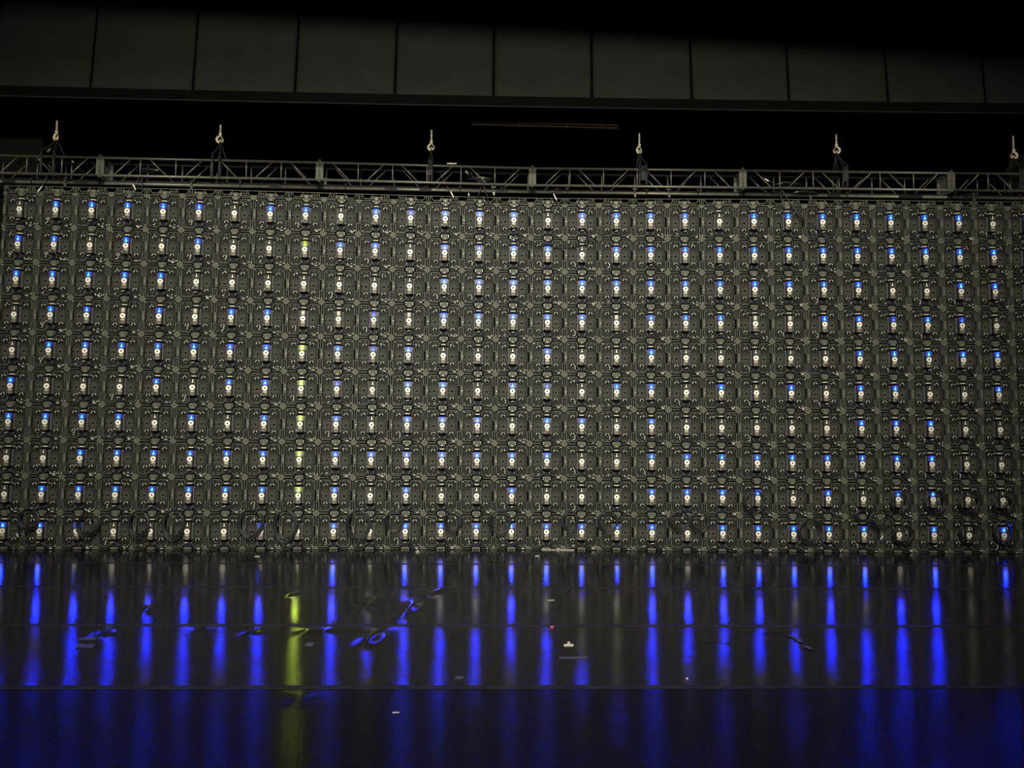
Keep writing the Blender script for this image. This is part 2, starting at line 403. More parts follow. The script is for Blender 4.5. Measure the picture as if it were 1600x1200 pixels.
# ------------------------------------------------------------------ LED panel parts (panel centre = origin, front towards -y)
ME = {}
def frame_mesh():
    m = MB()
    m.box(-.249, .249, .050, .058, -.249, .249, 2)                     # black back sheet seen in the slots
    y0, y1 = .004, .05
    e = .249
    for s in (1, -1):                                                  # outer edge bars
        m.box(-.202, -.08, y0 + .004, y1, s * e - (0.011 if s > 0 else 0), s * e + (0.011 if s < 0 else 0), 1)
        m.box(.08, .202, y0 + .004, y1, s * e - (0.011 if s > 0 else 0), s * e + (0.011 if s < 0 else 0), 1)
        m.box(s * e - (.005 if s > 0 else 0), s * e + (.005 if s < 0 else 0), y0 + .002, y1, .07, .2, 0)
        m.box(s * e - (.005 if s > 0 else 0), s * e + (.005 if s < 0 else 0), y0 + .002, y1, -.2, -.085, 0)
    r = .219
    for s in (1, -1):
        m.path([(s * .2195, .075), (s * .2195, .190), (s * .194, .2145), (s * .086, .2145), (s * .062, .182), (s * .068, .160), (s * .060, .146)], .0125, y0, y1)
        m.path([(s * .247, .072), (s * r, .072)], .007, y0, y1)
        m.path([(s * .244, -.083), (s * .2195, -.083), (s * .2195, -.192), (s * .194, -.2165), (s * .088, -.2165), (s * .052, -.168), (s * .052, -.150)], .0125, y0, y1)
        m.path([(s * .083, .2485), (s * .058, .205), (s * .060, .185)], .006, y0, y1, 1)
        m.path([(s * .086, -.2485), (s * .064, -.225), (s * .060, -.2)], .006, y0, y1, 1)
        m.bar((s * .20, .2455), (s * .09, .2455), .005, y0, y1, 0)
        m.bar((s * .20, -.2455), (s * .09, -.2455), .005, y0, y1, 0)
        if s > 0: m.box(.2455, .2488, -.004, .05, -.066, .066, 0)
        m.path([(s * .212, .06), (s * .212, -.07)], .004, .022, y1, 0)
    return m.mesh('frame', ['rail', 'edge', 'black'])
ME['frame'] = fixn(frame_mesh())
def corner_mesh(sx_, sz_):
    m = MB(); k = .2492; a = .046
    poly = [(0, 0), (a, 0), (a, .013), (.013, a), (0, a)]
    poly = [(sx_ * (k - p[0]), sz_ * (k - p[1])) for p in poly]
    m.prism(poly, -.004, .03)
    m.cyl((sx_ * (k - .018), sz_ * (k - .010)), .0035, -.006, -.004, 8, 1)
    return fixn(m.mesh('corner_plate', ['corner', 'sockrim']))
CORN = [(sx_, sz_) for sx_ in (-1, 1) for sz_ in (1, -1)]
for i, c in enumerate(CORN): ME['corner%d' % i] = corner_mesh(*c)
def module_mesh(sx_, sz_):
    m = MB()
    x0, x1 = sorted((sx_ * .052, sx_ * .209)); z0, z1 = (.003, .209) if sz_ > 0 else (-.209, -.003)
    if sz_ > 0: z0, z1 = -.006, .209
    else: z0, z1 = -.209, -.017
    m.box(x0, x1, .034, .05, z0, z1, 0)
    cz = -.011; cx = sx_ * .128
    for k in range(8):                                                # radial cooling fins
        a = math.pi * (k + .5) / 8
        dx, dz = math.cos(a), math.sin(a) * sz_
        ra, rb = .022, .098
        if abs(dx) * rb > .073: rb = .073 / abs(dx)
        m.bar((cx + dx * ra, cz + dz * ra), (cx + dx * rb, cz + dz * rb), .0062, .022, .036, 1)
    m.torus((cx, .034, cz + sz_ * .010), .001, .001, 4, 3) if False else None
    # shallow raised ledge at the outer side, a clip and small screws
    m.box(cx - .02, cx + .02, .028, .036, sz_ * .195 - .005, sz_ * .195 + .005, 1)
    for q in (-1, 1): m.cyl((cx + q * .062, sz_ * .19), .004, .026, .034, 8, 2)
    return fixn(m.mesh('module', ['module', 'fin', 'chrome']))
for i, c in enumerate(CORN): ME['module%d' % i] = module_mesh(*c)
def knob_mesh(sx_, sz_):
    m = MB(); c = (sx_ * .128, .020, sz_ * .128 + .004)
    m.torus(c, .025, .0062, 6, 6, 0, a0=R(10), a1=R(75)); m.torus(c, .025, .0062, 6, 6, 0, a0=R(110), a1=R(190))  # highlights on the ring, modelled as pale arcs
    m.ring((c[0], c[2]), .031, .014, .022, .036, 14, 2)
    m.cyl((c[0], c[2]), .012, .020, .036, 10, 1)
    if sx_ < 0 and sz_ < 0: m.torus((c[0] + .006, c[1] - .004, c[2] - .026), .0025, .004, 6, 5, 0)
    return fixn(m.mesh('knob', ['knob', 'black', 'edge']))
for i, c in enumerate(CORN): ME['knob%d' % i] = knob_mesh(*c)
def box_mesh():
    m = MB()
    m.box(-.036, .036, -.030, .05, -.112, .122, 0)
    for s in (1, -1):
        m.box(*sorted((s * .036, s * .049)), -.016, .05, -.112, .120, 1)
        m.prism([(s * .049, .112), (s * .060, .118), (s * .078, .104), (s * .062, .082), (s * .062, -.078), (s * .076, -.098), (s * .062, -.110), (s * .049, -.110)][::s], .004, .045, 2)
        m.bar((s * .036, .120), (s * .036, -.110), .003, -.032, -.028, 2)
    m.prism([(-.058, .146), (.058, .146), (.066, .120), (-.066, .120)], .012, .05, 4)
    m.prism([(-.040, -.113), (.040, -.113), (.062, -.150), (-.062, -.150)], .030, .05, 4)
    m.prism([(-.062, -.150), (.062, -.150), (.078, -.190), (.084, -.215), (-.084, -.215), (-.078, -.190)], .030, .05, 4)
    m.box(-.078, .078, .028, .05, .146, .208, 4)
    m.box(-.021, .021, -.0335, -.030, -.1085, -.1045, 5)
    for k in range(4): m.box(-.028, .028, -.033, -.030, -.076 - .0085 * k, -.072 - .0085 * k, 3)   # label ribs
    return fixn(m.mesh('control_box', ['hub', 'groove', 'hubside', 'labeldim', 'black', 'label']))
ME['box'] = box_mesh()
m = MB().ring((0, 0), 0.037, .0115, -.041, -.030, 20); m.ring((0, 0), .0115, .0, -.033, -.030, 12, 1)
ME['dial'] = fixn(m.mesh('dial_ring', ['white', 'black']))
m = MB().box(-.026, .026, -.0335, -.030, -.066, -.042, 0);
m.box(-.026, .026, -.0345, -.0335, -.0545, -.0530, 1)
ME['label'] = fixn(m.mesh('label', ['label', 'labeldim']))
# status window, one mesh per state
def window_mesh(code):
    m = MB()
    if code in ('B', 'D', 'G', 'g'):
        m.box(-.031, .031, -.033, -.030, .046, .112, 0)
        m.box(-.028, .028, -.050, -.030, .1125, .116, 2); m.box(-.022, .022, -.048, -.034, .1115, .1124, 3)
        m.prism([(-.004, .082), (-.011, .072), (-.011, .060), (.011, .060), (.013, .072), (.006, .078), (.005, .100), (-.002, .100)], -.0345, -.033, 1)
        for s in (1, -1):
            m.box(*sorted((s * .010, s * .018)), -.0345, -.033, .084, .111, 2)
            m.box(*sorted((s * .0365, s * .0485)), -.020, -.0165, .050, .118, 4)
        return fixn(m.mesh('status_light', [WIN[code], CORE[code], 'groove', HOOD[code], GLOW[code]]))
    m.box(-.031, .031, -.031, -.030, .046, .118, 0)
    if code == 'X':
        m.box(-.022, .022, -.034, -.031, .052, .076, 1); m.box(-.022, .022, -.034, -.031, .080, .094, 2); m.box(-.022, .022, -.034, -.031, .098, .114, 1)
    else:
        for s in (1, -1): m.box(*sorted((s * .009, s * .020)), -.034, -.031, .078, .116, 3)
        m.prism([(-.0045, .114), (.0045, .114), (.006, .088), (.016, .070), (-.016, .070), (-.006, .088)], -.034, -.031, 2)
        m.box(-.020, .020, -.034, -.031, .054, .062, 3)
    return fixn(m.mesh('status_light', ['hub', 'label', 'white', 'black']))
HOOD['g'] = win('added_faint_green_emitter', (0.62, 0.8, 0.02), 3.0); WIN['g'] = WIN['G']; CORE['g'] = win('faint_green_core', (0.75, 0.85, 0.1), 2.0)
for c in 'BDGWXg': ME['win' + c] = window_mesh(c)
m = MB().box(-.036, .036, -.012, .05, .203, .2490, 0); m.box(-.044, .044, .004, .05, .196, .2485, 1)
m.cyl((0, .212), .006, -.016, -.012, 8, 2)
m.box(-.060, .060, -.002, .05, .181, .187, 1); m.box(-.056, .056, .006, .05, .170, .175, 3)
for s in (1, -1): m.cyl((s * .050, .238), .005, -.004, .03, 8, 2)
ME['latch'] = fixn(m.mesh('top_latch', ['corner', 'edge', 'chrome', 'rail']))
m = MB()
m.tube(smooth_pts([(-.031, .02, .158), (-.029, -.006, .159), (-.018, -.012, .160), (.018, -.012, .160), (.029, -.006, .159), (.031, .02, .158)], 3), .0062, 8)
ME['handle'] = m.mesh('handle', ['tag'])
m = MB().prism([(-.046, -.152), (.046, -.152), (.046, -.190), (.034, -.208), (-.034, -.208), (-.046, -.190)], -.012, .05, 0, .06)
for s in (1, -1): m.prism([(s * .036, -.154), (s * .046, -.154), (s * .046, -.190), (s * .040, -.196), (s * .036, -.186)][::s], -.0145, -.008, 1)
m.box(-.036, .036, -.012, .05, -.2490, -.222, 2); m.box(-.044, .044, .006, .05, -.2485, -.218, 1)
for s in (1, -1): m.cyl((s * .050, -.238), .005, -.004, .03, 8, 3)
ME['socket'] = fixn(m.mesh('power_socket', ['socket', 'sockrim', 'corner', 'chrome']))
m = MB().box(-.2488, -.214, .000, .05, -.066, .066, 0); m.box(-.2488, -.244, -.004, .05, -.070, .070, 1)
m.cyl((-.226, -.004), .0055, -.004, .0, 8, 2); m.box(-.213, -.209, .012, .05, -.066, .066, 3)

ME['side'] = fixn(m.mesh('side_latch', ['corner', 'rail', 'chrome', 'black']))
m = MB()
m.path([(-.200, .040), (-.158, .040), (-.158, -.055), (-.200, -.055)], .004, .022, .036, 1)
m.bar((-.2, -.055), (-.166, -.055), .006, .016, .03, 1)
ME['hinge'] = fixn(m.mesh('hinge_frame', ['corner', 'rail', 'chrome', 'black']))

# jumper cables, six shapes; each ends in a plug with a white tag
def tagbox(m, p, ang, l=.03, w=.009):
    l *= 1.2; w *= 1.05; dx, dz = math.cos(ang) * l / 2, math.sin(ang) * l / 2
    m.tube([(p[0] - dx, p[1], p[2] - dz), (p[0] + dx, p[1], p[2] + dz)], w / 2, 6)
CAB = []
shapes = [
 [(-.045, -.01, -.17), (-.09, -.03, -.175), (-.14, -.03, -.20), (-.20, -.025, -.225), (-.245, -.02, -.20)],
 [(.045, -.01, -.17), (.08, -.03, -.19), (.12, -.035, -.225), (.17, -.03, -.235), (.215, -.02, -.205)],
 [(-.045, -.01, -.165), (-.08, -.03, -.16), (-.11, -.03, -.17), (-.12, -.03, -.145), (-.10, -.02, -.135)],
 [(.045, -.01, -.165), (.09, -.03, -.18), (.13, -.03, -.222), (.155, -.03, -.236), (.165, -.025, -.19)],
 [(-.05, -.02, -.10), (-.02, -.06, -.075), (.02, -.06, -.11), (.07, -.035, -.165), (.14, -.03, -.215), (.19, -.02, -.21)],
 [(-.045, -.01, -.175), (-.02, -.045, -.150), (.03, -.05, -.155), (.09, -.035, -.20), (.16, -.03, -.235)],
]
tags = [
 [((-.115, -.036, -.188), 3.7, .028)], [((.165, -.036, -.233), -.1, .034)], [((-.098, -.034, -.150), 1.3, .016), ((-.10, -.034, -.176), .4, .014)],
 [((.112, -.036, -.205), -1.0, .03)], [((.155, -.036, -.216), -.2, .03), ((-.035, -.055, -.09), .6, .02)], [((0.0, -.052, -.150), .25, .036)],
]
for sh, tg in zip(shapes, tags):
    m = MB().tube(smooth_pts(sh, 4), .0052, 6); me = m.mesh('jumper_cable', ['cable'])
    TG = []
    for p, a, l in tg: m2 = MB(); tagbox(m2, p, a, l); TG.append(m2.mesh('cable_tag', ['tag']))
    m2 = MB()
    # plug collar beside the bay knob
    m2.tube([(sh[-1][0], sh[-1][1] - .002, sh[-1][2] - .007), (sh[-1][0], sh[-1][1] - .002, sh[-1][2] + .007)], .006, 6)
    TG.append(m2.mesh('plug', ['tag'])); CAB.append((me, TG))
# upper thin signal leads: left and right of the hub top
UP = []
for s in (1, -1):
    m = MB().tube(smooth_pts([(s * .05, .0, .13), (s * .085, -.02, .145), (s * .125, -.025, .165), (s * .17, -.02, .19), (s * .235, -.015, .205)], 4), .0042, 6)
    m2 = MB(); tagbox(m2, (s * .105, -.028, .157), s * .6, .018, .008); m3 = MB(); tagbox(m3, (s * .20, -.022, .198), s * .3, .02, .008)
    UP.append((m.mesh('signal_lead', ['cable']), m2.mesh('cable_tag', ['tag']), m3.mesh('cable_tag', ['tag'])))

for me_ in list(ME.values()) + [q for u in CAB for q in [u[0]] + u[1]] + [q for u in UP for q in u]:   # keep every part inside its panel's outline
    for v_ in me_.vertices:
        v_.co.x = max(-.249, min(.249, v_.co.x)); v_.co.z = max(-.249, min(.249, v_.co.z))
LIT = [
 "WBBBBBWBBWBDBBBWBBBBWBBBBBBBWD",
 "BBWBWBWWgBBWBDBBWBBBBBBBBBBBBD",
 "BBBBBWWWWWWWBBBBBBBBBBBBBWWBBD",
 "WBBXBXBBXXDXBBBBBXBBBXXBBDBDWW",
 "WBBBBBBBGBDBWWWBWWBWWWWWBBBBBW",
 "BWWWBWBBGDWBBWBDWBBWBWBWBBWWBW",
 "BBBBWBWBGBWBBBWBBWBWWWWWBBBWWW",
 "WWBBBBBBGBBBBBBBWWBBBBBBBBBWWW",
 "WBBBBBBBGBWBWWBWWWBBBBWBWBBWWW",
 "BBBWWWWBWBWBBBBBBBBWBBBBBWBWBW"]
DESC = {'B': 'bright blue status light', 'D': 'faint blue status light', 'G': 'yellow-green status light', 'W': 'unlit status window', 'X': 'white strip in status window'}
DESC['g'] = 'faint green status light'
rng = random.Random(11)
for r in range(10):
    for c in range(30):
        code = LIT[r][c]
        if code == 'g': code = 'g'
        cx = (E_[c][0] + E_[c + 1][0]) / 2; cy = (E_[c][1] + E_[c + 1][1]) / 2
        t = thing('led_panel', 'video panel back, %s, %s row from top, %s column from left' % (DESC[code], ORD[r], ORD[c]), 'led panel',
                  (cx, cy + rng.uniform(-.0015, .0015), 4.75 - .5 * r), R(HD[c]), 'video wall panels')
        link('frame', ME['frame'], t)
        for k in range(4):
            link('corner_plate', ME['corner%d' % k], t)
            mo = link('module', ME['module%d' % k], t)
            ko = link('knob', ME['knob%d' % k], mo)
        cb = link('control_box', ME['box'], t)
        link('label_sticker', ME['label'], cb); link('dial_ring', ME['dial'], cb, label='white ring with a dark centre')
        link('status_light', ME['win' + code], cb, label=DESC[code])
        link('top_latch', ME['latch'], t); link('handle', ME['handle'], t)
        link('power_socket', ME['socket'], t); link('side_latch', ME['side'], t); link('hinge_frame', ME['hinge'], t)
        ks = rng.sample(range(6), 3 if rng.random() < .6 else 2)
        if rng.random() < .75 and 1 not in ks: ks[0] = 1
        if c == 29: ks = [0, 5]
        for k in ks:
            if r == 9 and k == 3: continue
            j = link('jumper_cable', CAB[k][0], t); 
            for q in CAB[k][1]: link('cable_tag' if q.name.startswith('cable') else 'plug', q, j)
        if rng.random() < .75:
            u = UP[rng.random() < .5]; j = link('signal_lead', u[0], t)
            for q in u[1:]: link('cable_tag', q, j)

# ------------------------------------------------------------------ bumper beams above the wall (each spans two panels)
def bumper_mesh():
    m = MB(); T = .088; y0, y1 = .0, .014; wv = .0080
    m.box(-.498, .498, y0, y1, T, T + .007, 1); m.box(-.498, .498, y0, y1, .001, .007, 0)
    for x in (-.495, .495): m.box(x - .003, x + .003, y0, y1, .0, T, 0)
    for s in (1, -1):
        m.path([(s * .085, T), (s * .06, .025), (0, .025)], wv, y0, y1)                       # middle trapezoid
        for gx in (.10, .135, .17): m.bar((s * gx, .02), (s * gx, T), wv * .8, y0, y1)
        m.bar((s * .085, .052), (s * .20, .052), wv * .8, y0, y1); m.bar((s * .07, .02), (s * .2, .02), wv * .8, y0, y1)
        m.path([(s * .30, T), (s * .32, .03), (s * .43, .03), (s * .46, T)], wv, y0, y1)      # end trapezoids
        m.bar((s * .47, .02), (s * .47, T), wv * .8, y0, y1)
        for gx in (.345, .4): m.bar((s * gx, .0), (s * gx, .03), wv * .8, y0, y1)
    return fixn(m.mesh('beam_frame', ['corner', 'corner']))
BM = bumper_mesh()
m = MB()
m.prism([(-.030, .0), (.030, .0), (.034, .02), (.046, .045), (.028, .058), (.012, .048), (0, .062), (-.012, .048), (-.028, .058), (-.046, .045), (-.034, .02)], -.01, .05, 0)
m.cyl((0, .022), .006, -.014, -.01, 8, 1)
BL = fixn(m.mesh('lock_block', ['corner', 'chrome']))
m = MB().prism([(-.045, .012), (.045, .012), (.020, -.006), (-.020, -.006)], -.006, .03, 0, .05); m.box(-.03, .03, -.004, .03, .010, .022)
BP = fixn(m.mesh('joint_plate', ['corner']))
m = MB()
for s in (1, -1):
    m.prism([(s * .055, .012), (s * .085, .024), (s * .085, .046), (s * .070, .058), (s * .052, .046)][::s], -.006, .03)
BC = fixn(m.mesh('clip_pair', ['corner']))
for k in range(15):
    a, b = E_[2 * k], E_[2 * k + 2]
    t = thing('bumper_beam', 'thin lattice hanging beam topping the %s pair of columns from left' % ORD[k], 'hanging beam',
              ((a[0] + b[0]) / 2, (a[1] + b[1]) / 2, 5.0015), math.atan2(b[1] - a[1], b[0] - a[0]), 'hanging beams along the wall top')
    link('beam_frame', BM, t)
    for s in (-1, 1):
        link('lock_block', BL, t, (s * .25, 0, .002)); link('clip_pair', BC, t, (s * .25, 0, .002))
    link('joint_plate', BP, t, (0, 0, .002))

# ------------------------------------------------------------------ pipe above the beams
pp = [on_wall(x, y, .02) for x, y in ((-60, 282.5), (158, 286.5), (500, 293.5), (832, 300.0), (1160, 304), (1400, 307), (1485, 308.5), (1680, 311))]
side = {0: 'far left', 1: 'left', 2: 'centre left', 3: 'centre right', 4: 'right', 5: 'right', 6: 'far right'}
spans = [(0, 1), (1, 2), (2, 3), (3, 4), (4, 6), (6, 7)]
names = ['leftmost length', 'second length from left', 'third length from left', 'fourth length from left', 'fifth length from left', 'rightmost length']
for (i, j), nm in zip(spans, names):
    a, b = pp[i], pp[j]; mid = (a + b) / 2; d = (b - a) * .497
    t = thing('steel_pipe', 'grey steel pipe under the truss, %s' % nm, 'pipe', mid, 0, 'pipe lengths below the truss')
    m = MB().tube([-d, d], .0235, 12); link('tube', m.mesh('tube', ['truss']), t)
    for s in (-1, 1):
        m = MB().tube([d * s * .97, d * s], .029, 12); link('coupler', m.mesh('coupler', ['clamp']), t)
def pipe_pos(px):
    xs = [-60, 158, 500, 832, 1160, 1400, 1485, 1680]
    for i in range(7):
        if px <= xs[i + 1]:
            u = (px - xs[i]) / (xs[i + 1] - xs[i]); return pp[i].lerp(pp[i + 1], u)
def clamp_mesh(kind):
    m = MB()
    m.torus((0, 0, 0), .031, .009, 12, 6, 0, ax='x')
    m.box(-.03, .03, -.032, .032, .022, .05, 0)
    if kind == 0:
        m.box(-.006, .006, -.012, .012, .05, .11, 0); m.cyl((0, .035), .008, -.045, -.03, 8, 1); m.box(-.035, .035, -.02, .02, .10, .115, 0)
    elif kind == 1:
        m.box(-.09, .09, -.03, .03, -.03, .028, 0); m.box(-.05, .05, -.034, -.03, -.01, .012, 0)
    else:
        m.tube([(-.02, -.04, -.045), (-.005, -.04, .05)], .007, 6, 1); m.box(-.035, .03, -.036, .0, .045, .058, 1); m.box(-.012, .012, -.04, -.03, -.07, -.02, 1)
    return m
CK = [clamp_mesh(k) for k in range(3)]
CKM = [(CK[0].mesh('clamp_body', ['clamp', 'sockrim'])), CK[1].mesh('clamp_body', ['clamp', 'sockrim']), CK[2].mesh('clamp_body', ['clamp', 'truss'])]
cl = [(15, 1), (50, 0), (104, 2), (128, 1), (222, 0), (300, 2), (375, 0), (430, 1), (540, 0), (610, 1), (664, 1), (718, 0), (771, 2), (784, 1), (870, 1), (886, 0), (992, 2), (1010, 0), (1045, 2), (1090, 0), (1195, 0), (1212, 1),
      (1265, 2), (1302, 1), (1322, 0), (1413, 1), (1430, 1), (1512, 1), (1520, 2), (1592, 0)]
cd = ['small black', 'wide black', 'grey-bolted']
for n_, (px, k) in enumerate(cl):
    p = pipe_pos(px)
    t = thing('pipe_clamp', '%s clamp on the pipe under the truss, %s clamp from left' % (cd[k], ORD[n_]), 'clamp', p, 0, 'clamps along the pipe')
    link('clamp_body', CKM[k], t)

# ------------------------------------------------------------------ truss sections
jx = [-184, 158, 500, 832, 1160, 1485, 1812]
jtop = [238.5, 246.5, 254, 263, 266.5, 270.5, 275]
jt = [on_wall(x, y, -.13) for x, y in zip(jx, jtop)]
TH = .252
tn = ['leftmost', 'second from left', 'third from left', 'fourth from left', 'fifth from left', 'rightmost']
for k in range(6):
    a, b = jt[k], jt[k + 1]
    L = math.hypot(b.x - a.x, b.y - a.y); rz = math.atan2(b.y - a.y, b.x - a.x)
    t = thing('truss_section', 'grey aluminium box truss section above the video wall, %s' % tn[k], 'truss', (a + b) / 2, rz, 'truss sections')
    t.rotation_euler = (0, -math.atan2(b.z - a.z, L), rz)
    h = L / 2 - .004; r = .0185
    for (yy, zz) in ((0, 0), (0, -TH), (TH, 0), (TH, -TH)):
        m = MB().tube([(-h, yy, zz), (h, yy, zz)], r, 10); link('chord', m.mesh('chord', ['truss' if yy == 0 else 'clamp']), t)  # rear chords darkened by colour, standing in for the unlit truss back
    for s in (-1, 1):
        m = MB()
        x0, x1 = sorted((s * (h - .012), s * h)); xa, xb = sorted((s * (h - .050), s * (h - .012)))
        m.box(x0, x1, -.035, TH + .035, -TH - .035, .035)
        for yy in (-.022, TH - .0): m.box(xa, xb, yy, yy + .02, -TH, 0)
        link('end_plate', fixn(m.mesh('end_plate', ['plate'])), t)
    nb = 6; bw = (2 * h - .1) / nb
    ph = k % 2
    for fy in (0, TH):
        for i in range(1, nb):
            x = -h + .05 + bw * i
            m = MB().tube([(x, fy, 0), (x, fy, -TH)], .0095, 8); link('brace', m.mesh('brace', ['truss']), t)
        for i in range(nb):
            x = -h + .05 + bw * (i + .5); s = 1 if (i + ph) % 2 else -1
            m = MB().tube([(x - s * .115, fy, -TH + .01), (x + s * .115, fy, -.01)], .009, 8); link('brace', m.mesh('brace', ['truss']), t)

# ------------------------------------------------------------------ hooks, chains, slings
LK = MB().torus((0, 0, 0), .015, .0052, 10, 5, sx=.75, sz=1.5).mesh('chain_link', ['steel'])
def hook_mesh():
    m = MB()
    m.tube([(0, 0, .040), (0, 0, .082)], [.016, .013], 10)
    m.cyl((0, .058), .020, -.012, .012, 10, 0)
    pts = [(0, 0, .045), (-.012, 0, .030), (-.036, 0, .006), (-.045, 0, -.022), (-.035, 0, -.050), (-.008, 0, -.064), (.022, 0, -.054), (.040, 0, -.028), (.046, 0, -.004)]
    m.tube(smooth_pts(pts, 4), [.010 + .0075 * math.sin(math.pi * min(1, i / 26)) - (.006 if i > 28 else 0) for i in range(33)], 8)
    m.tube([(.004, 0, .042), (.018, 0, .022), (.036, 0, -.012)], .006, 6)    # safety latch
    return m.mesh('hook_body', ['steel'])
HM = hook_mesh()
hooks = [(88, 212, 245), (344, 216, 250), (674, 228, 257), (999, 233, 265), (1307, 233, 267), (1584, 241, 270)]
hn = ['leftmost', 'second from left', 'third from left', 'fourth from left', 'fifth from left', 'rightmost']
for k, (px, py, ty) in enumerate(hooks):
    p = on_wall(px, py, -.004)
    t = thing('hoist_hook', 'bright steel hoist hook and chain above the truss, %s' % hn[k], 'hook', p, R([-25, 20, 0, 30, 160, 170][k]), 'hoist hooks')
    link('hook_body', HM, t)
    for i in range(7):
        o = link('chain_link', LK, t, (0, 0, .098 + .032 * i)); o.rotation_euler = (0, 0, R(90 * (i % 2) + 20))
    m = MB()
    for i in range(120):
        ang = R(90 * (i % 2) + 20); o = len(m.v)
        m.torus((0, 0, .30 + .024 * i), .0105, .0032, 6, 3, sx=.8, sz=1.5)
        for q in range(o, len(m.v)):
            x, y, z = m.v[q]; m.v[q] = (x * math.cos(ang) - y * math.sin(ang), x * math.sin(ang) + y * math.cos(ang), z)
    link('upper_chain', m.mesh('upper_chain', ['shadechain']), t, kind='stuff', label='shaded chain running up into the dark')  # same chain as below, darkened by colour for the shade above
    # sling of black webbing: two legs from the shackle, each wrapped round the truss
    q = on_wall(px, ty, -.004)
    sl = thing('lifting_sling', 'black fabric sling tied round the truss under the %s hook' % hn[k], 'sling', q, 0, 'slings round the truss')
    up_ = p.z - q.z - .06
    sk = MB().torus((0, -.01, up_ + .012), .017, .006, 10, 5, sx=.8, sz=1.4); link('shackle', sk.mesh('shackle', ['steel']), sl)
    lean = [-.03, 0, 0, .02, .05, .0][k]
    for s in (-1, 1):
        w_ = [.085, .05, .022, .05, .03, .03][k] * s + lean
        m = MB()
        yb = .14
        for fy in (-.165, .165):
            m.tube(smooth_pts([(0.006 * s, 0, up_), (w_ * .5, fy * .5, up_ * .5), (w_, fy, .03)], 4), .013, 6)
        loop = [(w_, -.168, .03), (w_ + .004, -.172, -TH * .5), (w_, -.165, -TH - .03), (w_, 0, -TH - .045), (w_, .165, -TH - .03), (w_, .168, -TH * .5), (w_, .165, .03), (w_, 0, .034), (w_, -.165, .034)]
        m.tube(loop, .016, 6)
        link('strap', m.mesh('strap', ['sling']), sl)
    if k not in (0, 1):
        m = MB().box(lean - .03, lean + .03, -.20, -.184, -TH * .9, -.01); link('wrap_pad', fixn(m.mesh('wrap_pad', ['sling'])), sl)

# ------------------------------------------------------------------ coils of spare cable hung on the panels
coils = [(46, 812, 16, 17, 6), (137, 822, 17, 16, 9), (217, 820, 16, 22, 7), (271, 821, 17, 24, 8), (392, 818, 20, 22, 7), (446, 822, 19, 25, 8), (560, 821, 19, 24, 7), (616, 814, 15, 16, 6),
         (707, 814, 14, 16, 7), (781, 815, 18, 18, 7), (891, 815, 13, 17, 6), (950, 816, 16, 18, 7), (1061, 814, 16, 16, 6), (1092, 815, 16, 17, 7), (1178, 784, 17, 18, 5),
         (1265, 831, 19, 21, 6), (1349, 805, 14, 10, 4), (1374, 811, 17, 15, 6), (1404, 786, 13, 17, 5), (1460, 786, 17, 19, 5), (1514, 787, 17, 19, 5), (1566, 789, 16, 16, 5),
         (1410, 836, 17, 15, 4), (1512, 832, 14, 18, 4), (1567, 832, 16, 20, 4)]
used = set()
for n_, (px, py, rx, ry, nl) in enumerate(coils):
    p = on_wall(px, py, -.075)
    s = 1 / 110.0; rg = random.Random(100 + n_)
    col = max(0, min(29, int((p.x - E_[0][0]) / .4998)))
    cc = (E_[col][0] + E_[col + 1][0]) / 2
    rowi = max(0, min(9, int((5.0 - p.z) / .5)))
    sd = 'left of' if p.x < cc - .04 else ('right of' if p.x > cc + .04 else 'over')
    rown = ['bottom row', 'second lowest row'][0 if py > 798 else 1]
    lab = 'black cable coil, %s, %s light in %s column from left' % (rown, sd, ORD[col])
    if lab in used: lab = 'smaller ' + lab
    used.add(lab)
    t = thing('cable_coil', lab, 'cable', p, R(HD[col]), 'spare cable coils')
    pts = []; N = 18
    ph = rg.uniform(0, 6)
    for i in range(nl * N):
        a = math.pi / 2 + 2 * math.pi * i / N; lp = i / N
        k1 = 1 - .22 * (0.5 + .5 * math.sin(lp * 2.4 + ph)); k2 = 1 - .2 * (0.5 + .5 * math.sin(lp * 1.9 + ph * 2))
        top = ry * s
        pts.append((rx * s * k1 * math.cos(a), -.004 - .012 * (0.5 + .5 * math.sin(lp * 3.1 + ph)) - .01 * math.sin(a), top - ry * s * k2 + ry * s * k2 * math.sin(a) - .01))
    m = MB().tube(pts, .0076, 6); link('cable_loops', m.mesh('cable_loops', ['coil']), t)
    m = MB().torus((0, -.008, ry * s - .012), .013, .006, 8, 5, ax='x'); link('cable_tie', m.mesh('cable_tie', ['cable']), t)
    m = MB(); tagbox(m, (rx * s * .3, -.03, ry * s * .35), -1.2, .03, .009); link('cable_tag', m.mesh('cable_tag', ['tag']), t, label='white cable tag')

# ------------------------------------------------------------------ loose cables
def loose(label, pts, r=.006, off=-.09, mt='coil', tag_at=None, name='loose_cable'):
    P = [on_wall(x, y, off) for x, y in pts]; o = P[0].copy()
    t = thing(name, label, 'cable', o)
    m = MB().tube([q - o for q in smooth_pts(P, 6)], r, 6); link('cable_sheath', m.mesh('cable_sheath', [mt]), t)
    for q in (tag_at or []):
        a = on_wall(q[0], q[1], off - .006) - o; b = on_wall(q[2], q[3], off - .006) - o
        m = MB().tube([a, b], .0085, 6); link('connector', m.mesh('connector', ['tag']), t, label='white connector')
loose('thin black cable falling straight from the truss near the right of centre', [(1218, 296), (1222, 318), (1220, 345), (1223, 372)], .006)
loose('black cable slanting down right from the truss across the top rows', [(1221, 296), (1236, 318), (1258, 342), (1282, 362), (1300, 384)], .008)
loose('second black cable slanting beside the first under the truss, slightly steeper', [(1224, 299), (1240, 326), (1262, 352), (1272, 378)], .005)
